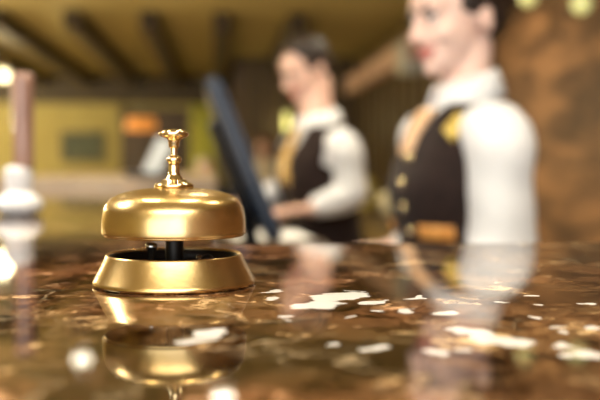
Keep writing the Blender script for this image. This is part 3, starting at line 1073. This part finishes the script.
    # --- waistcoat
    if 'vest' in mats:
        vz, vtop = pose['v'] * k, 1.39 * k
        off = .019
        TV = [(z, cx, cy, a + off, bb + off) for z, cx, cy, a, bb in T[1:-1]]
        TV[-1] = (TV[-1][0] + .014, TV[-1][1], 0, TV[-1][3] + .004, TV[-1][4] + .006)
        armw = (.172 if fem else .178) * k

        def keep(m):
            if m.x > TV[5][1] * 0.5 and m.z > vz:
                if abs(m.y) < (m.z - vz) / (vtop - vz) * .085 * k:
                    return False
            if m.z > 1.20 * k:
                lim = armw - max(0, (1.25 * k - m.z)) * -0.6
                if abs(m.y) > armw + max(0.0, 1.26 * k - m.z) * 0.9:
                    return False
            if m.z < T[1][0] + .035 and m.x > 0 and abs(m.y) < .03:
                return False
            return True
        bm = bmesh.new()
        add_loft(bm, TV, 96, 10, cap=False, keep=keep)
        vst = obj('waistcoat', bm, mats['vest'], root, True)
        so = vst.modifiers.new('thick', 'SOLIDIFY')
        so.thickness = 0.006
        # buttons down the front
        for z in pose['buttons']:
            bm = bmesh.new()
            q = surf(TV, z, 0.10, .001)
            add_lathe(bm, [(0, -.003), (.009, -.003), (.0115, 0), (.0105, .003), (.007, .0045), (0, .005)], 20, M=Matrix.Translation(q) @ Matrix.Rotation(PI / 2, 4, 'Y'), close_ends=False)
            obj('button', bm, M_BRASS2, vst, True)
        # pocket welts
        for s in pose.get('welts', ()):
            bm = bmesh.new()
            z = pose['welt_z']
            rows = []
            for j in range(5):
                row = []
                for i in range(17):
                    t = s * (0.42 + 0.62 * i / 16)
                    row.append(bm.verts.new(surf(TV, z - .013 + .0065 * j, t, .006)))
                rows.append(row)
            for a, c_ in zip(rows, rows[1:]):
                for i in range(16):
                    bm.faces.new((a[i], a[i + 1], c_[i + 1], c_[i]))
            we = obj('pocket_welt', bm, M_ORANGE, vst, True)
            so = we.modifiers.new('thick', 'SOLIDIFY')
            so.thickness = 0.006
        # tie or neckerchief filling the V
        bm = bmesh.new()
        rows = []
        zt_, zb_ = 1.385 * k, vz - .01
        for j in range(16):
            tt = j / 15
            z = zt_ + (zb_ - zt_) * tt
            w = pose['tie_w'] * ((0.55 + 0.9 * tt) if not fem else (1.15 - 0.35 * tt)) * k
            row = []
            for i in range(13):
                y = -w + 2 * w * i / 12
                base = surf(TS, min(max(z, T[1][0] + .02), TS[-1][0]), 0, .012)
                fold = .006 * math.cos(i / 12 * 4 * PI) if fem else .006 * (1 - (2 * i / 12 - 1) ** 2)
                row.append(bm.verts.new((base.x + fold - .25 * abs(y) * abs(y) / .08, y, z)))
            rows.append(row)
        for a, c_ in zip(rows, rows[1:]):
            for i in range(12):
                bm.faces.new((a[i], a[i + 1], c_[i + 1], c_[i]))
        ti = obj('necktie' if not fem else 'neckerchief', bm, mats['tie'], root, True)
        so = ti.modifiers.new('thick', 'SOLIDIFY')
        so.thickness = 0.006
        if fem:
            # yellow edge of the neckerchief lying over the left shoulder side of the waistcoat
            bm = bmesh.new()
            rows = []
            for j in range(5):
                row = []
                for i in range(13):
                    f_ = i / 12
                    z = 1.362 * k - .035 * k * f_ - .012 * k * (j - 2) * 0.5
                    t = 0.98 - 0.26 * f_ + (j - 2) * .05
                    row.append(bm.verts.new(surf(TV, z, t, .006 + .002 * math.sin(j * 1.6))))
                rows.append(row)
            for a, c_ in zip(rows, rows[1:]):
                for i in range(12):
                    bm.faces.new((a[i], a[i + 1], c_[i + 1], c_[i]))
            ya = obj('yellow_lapel', bm, M_YELLOW, vst, True)
            so = ya.modifiers.new('thick', 'SOLIDIFY')
            so.thickness = 0.006
    # --- trousers
    bm = bmesh.new()
    if seated:
        add_loft(bm, [(.40, 0, 0, .11, .165), (.50, 0, 0, .125, .18), (.60, 0, 0, .118, .172)], 36, 4)
    else:
        add_loft(bm, [(z, cx, cy, a + .013, bb + .013) for z, cx, cy, a, bb in T[0:3]], 36, 4)
    for s in (-1, 1):
        if seated:
            hip, kn, an = Vector((0, s * .09, .50)), Vector((.42, s * .10, .50)), Vector((.45, s * .10, .12))
        else:
            hip, kn, an = Vector((0, s * .085 * k, .86 * k)), Vector((.01, s * .09 * k, .47 * k)), Vector((-.015, s * .09 * k, .09))
        add_tube(bm, [hip, (hip + kn) / 2, kn], [.095 * k, .088 * k, .070 * k], 20, 3)
        add_tube(bm, [kn, kn * .5 + an * .5, an], [.070 * k, .070 * k, .062 * k], 20, 3, False)
    tr = fuse(bm, max(voxel, .008), 3)
    obj('trousers', tr, mats['trousers'], root, True)
    for s in (-1, 1):
        an = Vector((.45, s * .10, .09)) if seated else Vector((-.015, s * .09 * k, .08))
        bm = bmesh.new()
        rows = [(0.0, .03, 0, .120, .040), (.02, .03, 0, .125, .044), (.05, .025, 0, .115, .042), (.085, -.02, 0, .062, .040), (.115, -.03, 0, .048, .040)]
        add_loft(bm, [(z, an.x + .025 + cx, an.y, a, bb) for z, cx, cy, a, bb in rows], 28, 4)
        obj('shoe', bm, M_SHOE, root, True)
    return root


# the woman: torso axis near (0.325, 1.80), facing left and a little to the camera
HW = PI + math.radians(15)
wl = Vector((0.316, 1.80, 0))


def loc_of(root, heading, w):
    d = Vector(w) - Vector(root)
    c_, s_ = math.cos(-heading), math.sin(-heading)
    return Vector((d.x * c_ - d.y * s_, d.x * s_ + d.y * c_, d.z))


w_el = loc_of(wl, HW, P(503, 250, 1.64))
w_wr = loc_of(wl, HW, P(470, 296, 1.60))
w_hd = loc_of(wl, HW, P(456, 19, 1.80))
r_el = Vector((-.06, -.17, 1.045))
r_wr = loc_of(wl, HW, P(392, 249, 1.97))
person('person', wl, HW, 1.58, 'smiling dark-haired person in brown waistcoat with gold buttons, largest and nearest of the people', 'f',
       dict(head=(w_hd.x, w_hd.z, math.radians(12), math.radians(9), w_hd.y), v=1.30, buttons=(1.03, 1.083, 1.132, 1.18, 1.228), welts=(1, -1), welt_z=1.088, tie_w=.034,
            sleeve=(.070, .064, .066, .058, .044),
            arms={'l': (w_el, w_wr, (.45, -.1, -.9), (.3, 1, .1), (1, 0, .4), .3),
                  'r': (r_el, r_wr, (1, .3, .03), (0, 0, 1), (.1, 1, 0), .12)}),
       dict(skin=M_SKIN, hair=M_HAIRD, shirt=M_SHIRT, vest=M_VEST, tie=M_TANFAB, trousers=M_BLACK), 'reception staff')

# the man, farther back, looking down at his work
HM = PI + math.radians(27)
ml = Vector((0.088, 3.22, 0))
m_el = loc_of(ml, HM, P(353, 194, 3.04))
m_wr = loc_of(ml, HM, P(311, 209, 3.0))
m_hd = loc_of(ml, HM, P(306, 70, 3.22))
m_rel = Vector((.02, -.24, 1.13))
m_rwr = Vector((.235, -.13, 1.085))
person('person', ml, HM, 1.60, 'dark-haired person in waistcoat and white shirt looking down at the desk behind the monitor', 'm',
       dict(head=(m_hd.x, m_hd.z, math.radians(4), math.radians(24), m_hd.y), v=1.20, buttons=(1.02, 1.08, 1.14, 1.2), welts=(), welt_z=1.0, tie_w=.036, lean=.10,
            sleeve=(.060, .057, .054, .050, .042),
            arms={'l': (m_el, m_wr, (1, -.3, -.06), (0, 0, 1), (.3, -1, 0), .2),
                  'r': (m_rel, m_rwr, (1, .3, -.06), (0, 0, 1), (.2, 1, 0), .2)}),
       dict(skin=M_SKIN2, hair=M_HAIRD, shirt=M_SHIRT, vest=M_VEST, tie=M_GOLDFAB, trousers=M_BLACK), 'reception staff')

# far guests in the lobby
g = P(264, 150, 10.0)
person('person', (g.x, g.y, 0), PI * 1.35, 1.53, 'distant auburn-haired person in a cream top standing between the monitor and the man', 'f',
       dict(head=(0.01, 1.415, 0, 0.1), v=1.2, buttons=(), bun=False, collar=False,
            arms={'l': ((-.02, .21, 1.0), (.10, .16, .84), (.6, -.2, -.8), (0, 1, 0), (1, 0, 0), .4),
                  'r': ((-.02, -.21, 1.0), (.10, -.16, .84), (.6, .2, -.8), (0, -1, 0), (1, 0, 0), .4)}),
       dict(skin=M_SKIN, hair=M_HAIRA, shirt=M_CREAM, trousers=M_CREAM), 'guests in the lobby', voxel=.009)
g = P(205, 166, 8.6)
gl = Vector((g.x, g.y, 0))
person('person', gl, PI * 1.55, 1.66, 'distant pale-haired person in a navy jacket seated between the bell and the monitor', 'm',
       dict(head=(0.02, 1.53, 0.3, 0.1), v=1.2, buttons=(), collar=False,
            arms={'l': ((.02, .24, .74), (.26, .17, .62), (1, -.2, -.2), (0, 0, 1), (.2, -1, 0), .3),
                  'r': ((.02, -.24, .74), (.26, -.17, .62), (1, .2, -.2), (0, 0, 1), (.2, 1, 0), .3)}),
       dict(skin=M_SKIN2, hair=M_HAIRW, shirt=M_NAVY, trousers=M_NAVY), 'guests in the lobby', voxel=.009, seated=True)
ch = empty('armchair', gl, 'dark upholstered armchair under the seated person in navy', 'armchair', PI * 1.55)
bm = bmesh.new()
add_box(bm, (-.30, -.27, .12), (.34, .27, .385), .03)
obj('seat', bm, M_UPH, ch)
bm = bmesh.new()
add_box(bm, (-.42, -.36, .12), (-.25, .36, .88), .04)
obj('backrest', bm, M_UPH, ch)
for s in (-1, 1):
    bm = bmesh.new()
    add_box(bm, (-.30, s * .36 - .07, .12), (.32, s * .36 + .07, .54), .03)
    obj('armrest', bm, M_UPH, ch)
    for sx in (-.36, .27):
        bm = bmesh.new()
        add_box(bm, (sx - .025, s * .33 - .025, 0), (sx + .025, s * .33 + .025, .125), .004)
        obj('leg', bm, M_WOOD, ch)


# ------------------------------------------------------------------- lights
def area(name, loc, target, sx, sy, e, col):
    l = bpy.data.lights.new(name, 'AREA')
    l.shape = 'RECTANGLE'
    l.size, l.size_y = sx, sy
    l.energy = e
    l.color = col
    o = bpy.data.objects.new(name, l)
    C.objects.link(o)
    o.location = loc
    d = Vector(target) - Vector(loc)
    o.rotation_euler = d.to_track_quat('-Z', 'Y').to_euler()
    return o


# unseen ceiling panels, and daylight through the window behind the camera
pl = empty('unseen_ceiling_panel', R(-.1, -1.75, HC), 'large flat white ceiling light panel above the guests\u2019 side of the counter', 'ceiling light', TH)
bm = bmesh.new()
add_box(bm, (-1.4, -.75, -.05), (1.4, .75, -.001), .006)
obj('housing', bm, M_GREY, pl)
bm = bmesh.new()
add_box(bm, (-1.35, -.70, -.056), (1.35, .70, -.049))
obj('diffuser', bm, mat('lit_panel', (.9, .9, .88), emit=(1, .95, .85), estr=1.5), pl)
area('unseen_panel_light', R(-.1, -1.75, HC - .06), R(-.1, -1.74, 0), 2.7, 1.4, 95, (1.0, 0.94, 0.84))
pl = empty('unseen_ceiling_panel', R(-1.5, 1.3, HC), 'small unseen white ceiling light panel added left of the counter', 'ceiling light', TH)  # unseen panel added to brighten the staff and counter top
bm = bmesh.new()
add_box(bm, (-.35, -.65, -.05), (.35, .65, -.001), .006)
obj('housing', bm, M_GREY, pl)
bm = bmesh.new()
add_box(bm, (-.31, -.61, -.056), (.31, .61, -.049))
obj('diffuser', bm, bpy.data.materials['lit_panel'], pl)
area('unseen_panel_light', R(-1.5, 1.3, HC - .06), R(-1.2, 1.5, 0), .6, 1.2, 75, (1.0, 0.95, 0.87))
area('window_daylight', R((W0 + W1) / 2, VF - .02, (WZ0 + WZ1) / 2), R((W0 + W1) / 2, 0, (WZ0 + WZ1) / 2), W1 - W0, WZ1 - WZ0, 140, (0.95, 0.97, 1.0))
point('globe_glow', P(4, 75, 9.6) - Vector((0, 0.15, 0.05)), 9, (1.0, 0.85, 0.5))
point('sconce_glow', R(u_s, 11.3, 1.75), 3, (1.0, 0.85, 0.4))

w = bpy.data.worlds.new('world')
S.world = w
w.use_nodes = True
w.node_tree.nodes['Background'].inputs['Color'].default_value = (0.85, 0.92, 1.0, 1)
w.node_tree.nodes['Background'].inputs['Strength'].default_value = 1.0

# ------------------------------------------------------------------- camera
cd = bpy.data.cameras.new('camera')
cam = bpy.data.objects.new('camera', cd)
C.objects.link(cam)
cam.location = (0, 0, ZC)
cam.rotation_euler = (PI / 2 - PITCH, 0, 0)
cd.sensor_width = 36
cd.lens = F / 600 * 36
cd.clip_start = 0.01
cd.dof.use_dof = True
cd.dof.focus_distance = 0.44
cd.dof.aperture_fstop = 5.8
S.camera = cam

vs_ = S.view_settings
vs_.view_transform = 'Standard'
vs_.look = 'None'
vs_.gamma = 1
vs_.exposure = 0.0
